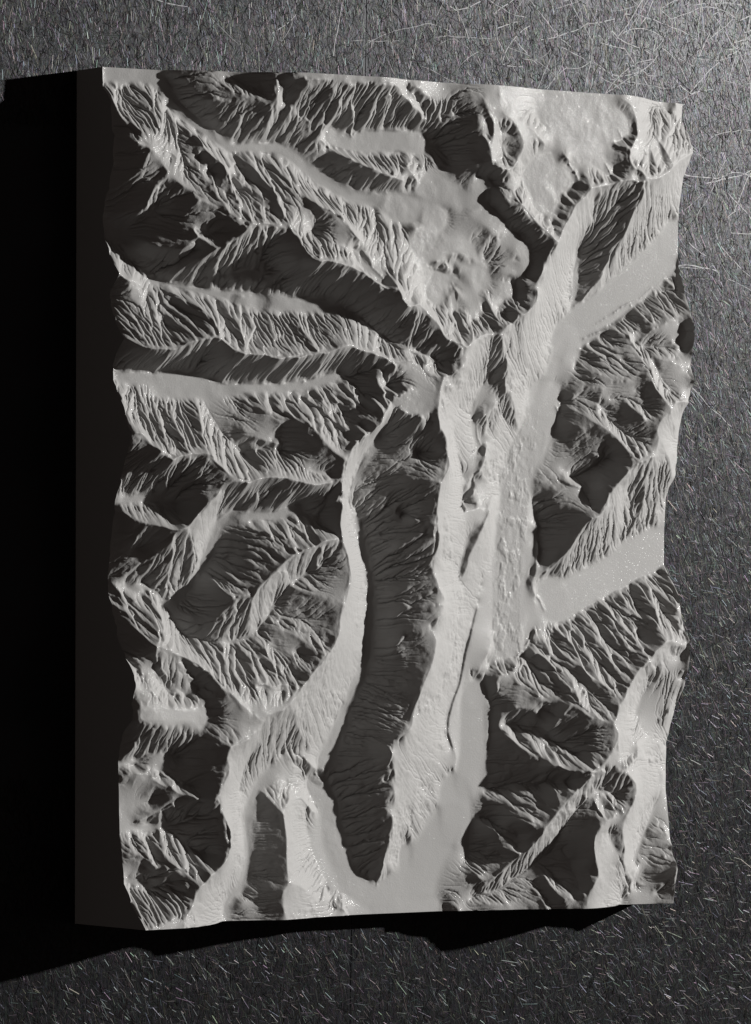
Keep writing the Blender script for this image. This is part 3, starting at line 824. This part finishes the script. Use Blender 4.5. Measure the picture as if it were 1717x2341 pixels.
H1 = erode(H1, hold, Kmap * EROSION * 0.9, 3, SX, SY, 31, 2.4)

# debris-covered ice on the trunk glacier: low hummocks drawn out down the valley
ax, ay = unproject(np.array([1150.0, 1178.0, 1135.0, 1160.0]), np.array([960.0, 1180.0, 1400.0, 1540.0]), np.full(4, 104.0))
cx_ = np.interp(YY, ay[::-1], ax[::-1])
hum = smooth(105, 20, np.abs(XX - cx_) + 45 * fbm(XX / 60, YY / 60, 850, 3)) * smooth(ay[3] - 60, ay[3] + 40, YY) * smooth(ay[0] + 120, ay[0] - 80, YY) * flatmask
lump = fbm(XX / 20, YY / 30, 820, 5)
H1 = H1 + hum * (1.7 * smooth(-0.05, 0.5, lump) + 0.7 * fbm(XX / 11, YY / 15, 840, 3) + 1.2 * fbm(XX / 50, YY / 90, 830, 3))
rim = np.clip(4 * flatmask * (1 - flatmask), 0, 1) * (1 - near)                 # soften the line where a slope meets its valley floor
rim = np.clip(blur(rim, 4.0) * 1.8, 0, 1)
rim = rim * (0.35 + 0.65 * smooth(900, 650, XX))
H1 = rim * blur(H1, 3.2) + (1 - rim) * H1
H1 = H1 + 0.55 * smooth(0.12, 0.4, st) * fbm(XX / 9, YY / 9, 610, 3)
pits = smooth(0.02, 0.30, fbm(XX / 70, YY / 70, 640, 3)) * smooth(0.2, 0.45, st) * (0.5 + 0.5 * east)
H1 = H1 + pits * (5.0 * fbm(XX / 26, YY / 26, 650, 4) - 4.0 * np.maximum(fbm(XX / 15, YY / 15, 660, 2) - 0.2, 0))
H = 0.5 * H1 + 0.5 * blur(H1, 0.45)
for ex in (0, -1):
    H[:, ex] = base[:, ex] + np.clip(H[:, ex] - base[:, ex], -5, 5)

# ------------------------------------------------------------------ materials
def nodes_of(name):
    mt = bpy.data.materials.new(name); mt.use_nodes = True
    return mt, mt.node_tree.nodes, mt.node_tree.links

def resin_material():
    mt, N, L_ = nodes_of("grey_print_resin")
    b = N["Principled BSDF"]
    b.inputs["Base Color"].default_value = (0.303, 0.299, 0.293, 1)
    b.inputs["Roughness"].default_value = 0.34
    b.inputs["Specular IOR Level"].default_value = 0.14
    b.inputs["Coat Weight"].default_value = 0.075; b.inputs["Coat Roughness"].default_value = 0.085
    tc = N.new("ShaderNodeTexCoord")
    n1 = N.new("ShaderNodeTexNoise"); n1.inputs["Scale"].default_value = 2600; n1.inputs["Detail"].default_value = 3
    n1.inputs["Roughness"].default_value = 0.7
    L_.new(tc.outputs["Object"], n1.inputs["Vector"])
    bp = N.new("ShaderNodeBump"); bp.inputs["Strength"].default_value = 0.35; bp.inputs["Distance"].default_value = 0.00012
    L_.new(n1.outputs["Fac"], bp.inputs["Height"]); L_.new(bp.outputs["Normal"], b.inputs["Normal"])
    n3 = N.new("ShaderNodeTexNoise"); n3.inputs["Scale"].default_value = 2500; n3.inputs["Detail"].default_value = 2
    L_.new(tc.outputs["Object"], n3.inputs["Vector"])
    b3 = N.new("ShaderNodeBump"); b3.inputs["Strength"].default_value = 1.0; b3.inputs["Distance"].default_value = 0.00012
    L_.new(n3.outputs["Fac"], b3.inputs["Height"]); L_.new(b3.outputs["Normal"], b.inputs["Coat Normal"])
    n2 = N.new("ShaderNodeTexNoise"); n2.inputs["Scale"].default_value = 90; n2.inputs["Detail"].default_value = 6
    L_.new(tc.outputs["Object"], n2.inputs["Vector"])
    mr = N.new("ShaderNodeMapRange"); mr.inputs["From Min"].default_value = 0.3; mr.inputs["From Max"].default_value = 0.7
    mr.inputs["To Min"].default_value = 0.5; mr.inputs["To Max"].default_value = 0.65
    L_.new(n2.outputs["Fac"], mr.inputs["Value"]); L_.new(mr.outputs["Result"], b.inputs["Roughness"])
    return mt

def plate_material():
    mt, N, L_ = nodes_of("dark_coated_metal")
    b = N["Principled BSDF"]
    b.inputs["Base Color"].default_value = (0.0075, 0.0075, 0.009, 1)
    b.inputs["Roughness"].default_value = 0.32
    b.inputs["Specular IOR Level"].default_value = PLATE_SPEC
    b.inputs["Specular Tint"].default_value = (0.92, 0.94, 1.0, 1)
    b.inputs["Anisotropic"].default_value = 0.40
    tg = N.new("ShaderNodeCombineXYZ"); tg.inputs[0].default_value = 1.0
    L_.new(tg.outputs["Vector"], b.inputs["Tangent"])
    tc = N.new("ShaderNodeTexCoord")
    n1 = N.new("ShaderNodeTexNoise"); n1.inputs["Scale"].default_value = 1500; n1.inputs["Detail"].default_value = 4
    L_.new(tc.outputs["Object"], n1.inputs["Vector"])
    bp = N.new("ShaderNodeBump"); bp.inputs["Strength"].default_value = 0.6; bp.inputs["Distance"].default_value = 0.00003
    L_.new(n1.outputs["Fac"], bp.inputs["Height"]); L_.new(bp.outputs["Normal"], b.inputs["Normal"])
    return mt

def hair_material(name, base, tint, rough, metal):
    mt, N, L_ = nodes_of(name)
    b = N["Principled BSDF"]
    b.inputs["Metallic"].default_value = metal; b.inputs["Roughness"].default_value = rough
    ge = N.new("ShaderNodeNewGeometry")
    wn = N.new("ShaderNodeTexWhiteNoise"); wn.noise_dimensions = '1D'
    L_.new(ge.outputs["Random Per Island"], wn.inputs["W"])
    mx = N.new("ShaderNodeMix"); mx.data_type = 'RGBA'; mx.inputs["Factor"].default_value = tint
    mx.inputs["A"].default_value = (base, base, base * 1.04, 1)
    mu = N.new("ShaderNodeMix"); mu.data_type = 'RGBA'; mu.blend_type = 'MULTIPLY'; mu.inputs["Factor"].default_value = 1.0
    L_.new(wn.outputs["Color"], mu.inputs["A"]); mu.inputs["B"].default_value = (2 * base, 2 * base, 2 * base, 1)
    L_.new(mu.outputs["Result"], mx.inputs["B"]); L_.new(mx.outputs["Result"], b.inputs["Base Color"])
    return mt

PLATE_SPEC = 0.27
RESIN = resin_material(); PLATE = plate_material()
SCOUR = hair_material("scouring_mark", 0.0235, 0.22, 0.40, 1.0)
SCRATCH = hair_material("pale_scratch", 0.25, 0.06, 0.5, 0.0)  # pale base colour stands in for the glint of the scratches

# ------------------------------------------------------------------ objects
def link(name, me, mat, parent=None):
    o = bpy.data.objects.new(name, me); scene.collection.objects.link(o)
    if mat: me.materials.append(mat)
    if parent: o.parent = parent
    return o

def mesh_from(verts, quads, name, smooth_shade=False):
    me = bpy.data.meshes.new(name)
    verts = np.asarray(verts, np.float32); quads = np.asarray(quads, np.int32)
    me.vertices.add(len(verts)); me.vertices.foreach_set("co", verts.ravel())
    me.loops.add(quads.size); me.loops.foreach_set("vertex_index", quads.ravel())
    me.polygons.add(len(quads)); me.polygons.foreach_set("loop_start", np.arange(len(quads), dtype=np.int32) * 4)
    me.polygons.foreach_set("loop_total", np.full(len(quads), 4, np.int32))
    me.polygons.foreach_set("use_smooth", np.full(len(quads), smooth_shade))
    me.update(calc_edges=True); me.validate()
    return me

root = bpy.data.objects.new("relief_model", None); scene.collection.objects.link(root)
root["label"] = "pale grey printed mountain relief block with glacier valleys on dark scratched plate"
root["category"] = "relief model"
Z0 = 0.6
verts = np.c_[XX.ravel() * U, YY.ravel() * U, H.ravel() * U]
ii = np.arange(NX * NY).reshape(NY, NX)
quads = np.c_[ii[:-1, :-1].ravel(), ii[:-1, 1:].ravel(), ii[1:, 1:].ravel(), ii[1:, :-1].ravel()]
link("terrain_surface", mesh_from(verts, quads, "terrain_surface", True), RESIN, root)

loop = np.r_[ii[0, :], ii[1:, -1], ii[-1, -2::-1], ii[-2:0:-1, 0]]
n = len(loop)
top = verts[loop]; bot = top.copy(); bot[:, 2] = Z0 * U
k = np.arange(n); k2 = (k + 1) % n
sv = np.r_[top, bot, [[0, 0, Z0 * U], [BW * U, 0, Z0 * U], [BW * U, BL * U, Z0 * U], [0, BL * U, Z0 * U]]]
sq = np.r_[np.c_[k, k + n, k2 + n, k2], [[2 * n, 2 * n + 3, 2 * n + 2, 2 * n + 1]]]
link("side_wall", mesh_from(sv, sq, "side_wall"), RESIN, root)

# the surface it lies on: two scratched dark metal plates with a hairline gap, on a dark board
def box(x0, x1, y0, y1, z0, z1, bev=0.0):
    import bmesh
    bm = bmesh.new()
    vs = [bm.verts.new((x * U, y * U, z * U)) for z in (z0, z1) for x, y in ((x0, y0), (x1, y0), (x1, y1), (x0, y1))]
    for q in ((3, 2, 1, 0), (4, 5, 6, 7), (0, 1, 5, 4), (1, 2, 6, 5), (2, 3, 7, 6), (3, 0, 4, 7)):
        bm.faces.new([vs[i] for i in q])
    if bev:
        bmesh.ops.bevel(bm, geom=[e for e in bm.edges if all(abs(v.co.z - z1 * U) < 1e-9 for v in e.verts)],
                        offset=bev * U, segments=2, profile=0.6, affect='EDGES')
    me = bpy.data.meshes.new("plate"); bm.to_mesh(me); bm.free(); return me

def seam_x(y): return 772.6 + 0.01818 * y          # the joint between the plates runs slightly askew

def scouring(r, count):
    """short straight marks in the coating, each a sliver with its own small tilt."""
    x = r.uniform(-330, 2080, count); y = r.uniform(-460, 2370, count)
    keep = ~((x > 20) & (x < BW + 10) & (y > 20) & (y < BL - 10)) & ~((x < 0) & (y > 330) & (y < 1820))
    x, y = x[keep], y[keep]; k = len(x)
    ang = np.where(r.random(k) < 0.5, np.radians(98) + r.normal(0, 0.42, k), r.uniform(0, math.pi, k))
    ln = np.clip(np.exp(r.normal(2.75, 0.5, k)), 6, 52) / 2; wd = r.uniform(0.26, 0.62, k) * np.where(r.random(k) < 0.08, 1.5, 1.0)
    tilt = r.normal(0, 1.0, k) * np.where(r.random(k) < 0.50, 0.085, 0.22)
    c, s_ = np.cos(ang), np.sin(ang)
    z0 = 0.12 + np.abs(np.sin(tilt)) * wd + r.uniform(0, 0.25, k)
    V = np.zeros((k, 4, 3))
    for q, (u, v) in enumerate(((-1, -1), (1, -1), (1, 1), (-1, 1))):
        V[:, q, 0] = x + u * ln * c - v * wd * s_; V[:, q, 1] = y + u * ln * s_ + v * wd * c
        V[:, q, 2] = z0 + v * wd * np.sin(tilt)
    return V

def wandering(r, count):
    """long curling scratches, gathered where glancing light shows them, the glint painted pale."""
    out = []
    for _ in range(count):
        t = r.random()
        x = 2060 - abs(r.normal(0, 520)); y = 2330 - abs(r.normal(0, 420))
        if t < 0.12: x, y = r.uniform(300, 2050), r.uniform(1950, 2340)
        a_ = r.uniform(0, 2 * math.pi); bend = r.normal(0, 0.018); w = r.uniform(0.4, 1.05)
        n_ = int(r.uniform(8, 40)); px_, py_ = x, y; st = 7.0
        for i in range(n_):
            a_ += bend + r.normal(0, 0.07)
            if r.random() < 0.03: a_ += r.normal(0, 0.8)
            qx_, qy_ = px_ + st * math.cos(a_), py_ + st * math.sin(a_)
            if r.random() < 0.9 and not (-5 < qx_ < BW + 5 and -5 < qy_ < BL + 5):
                ww = w * r.uniform(0.5, 1.3); nx_, ny_ = -math.sin(a_) * ww, math.cos(a_) * ww
                out.append(((px_ - nx_, py_ - ny_, .55), (qx_ - nx_, qy_ - ny_, .55), (qx_ + nx_, qy_ + ny_, .55), (px_ + nx_, py_ + ny_, .55)))
            px_, py_ = qx_, qy_
    return np.array(out)

rs = np.random.default_rng(77)
marks = scouring(rs, 330000); longs = wandering(rs, 230)
for nm, side_ in (("table_plate", -1), ("table_plate", 1)):
    me = box(-2600 if side_ < 0 else 0, 0 if side_ < 0 else 4600, -2600, 4600, -40, 0, 0.8)
    for v in me.vertices:
        if abs(v.co.x / U) < 2: v.co.x += (seam_x(v.co.y / U) + 0.9 * side_) * U
    nv, nf = len(me.vertices), len(me.polygons)
    base_v = np.array([v.co[:] for v in me.vertices]); base_f = [tuple(p.vertices) for p in me.polygons]
    sets = []
    for arr in (marks, longs):
        mid = arr[:, :, 0].mean(1) - seam_x(arr[:, :, 1].mean(1))
        edge = np.abs(arr[:, :, 0] - seam_x(arr[:, :, 1])).min(1)
        sets.append(arr[(np.sign(mid) == side_) & (edge > 3.5)] * U)
    allv = np.concatenate([base_v] + [q.reshape(-1, 3) for q in sets])
    me2 = bpy.data.meshes.new(nm)
    nq = sum(len(q) for q in sets)
    loops = np.concatenate([np.array([i for f in base_f for i in f], np.int32), nv + np.arange(nq * 4, dtype=np.int32)])
    lens = np.concatenate([np.array([len(f) for f in base_f], np.int32), np.full(nq, 4, np.int32)])
    me2.vertices.add(len(allv)); me2.vertices.foreach_set("co", allv.astype(np.float32).ravel())
    me2.loops.add(len(loops)); me2.loops.foreach_set("vertex_index", loops)
    me2.polygons.add(len(lens)); me2.polygons.foreach_set("loop_start", np.concatenate([[0], np.cumsum(lens)[:-1]]).astype(np.int32))
    me2.polygons.foreach_set("loop_total", lens)
    for mm_ in (PLATE, SCOUR, SCRATCH): me2.materials.append(mm_)
    me2.polygons.foreach_set("material_index", np.concatenate([np.zeros(nf), np.full(len(sets[0]), 1), np.full(len(sets[1]), 2)]).astype(np.int32))
    me2.polygons.foreach_set("use_smooth", np.zeros(len(lens), bool))
    me2.update(calc_edges=True); me2.validate()
    o = link(nm, me2, None); o["kind"] = "structure"
mt, N, L_ = nodes_of("dark_board"); N["Principled BSDF"].inputs["Base Color"].default_value = (0.01, 0.01, 0.01, 1)
N["Principled BSDF"].inputs["Roughness"].default_value = 0.9
o = link("table", box(-3000, 5000, -3000, 5000, -240, -42), mt); o["kind"] = "structure"
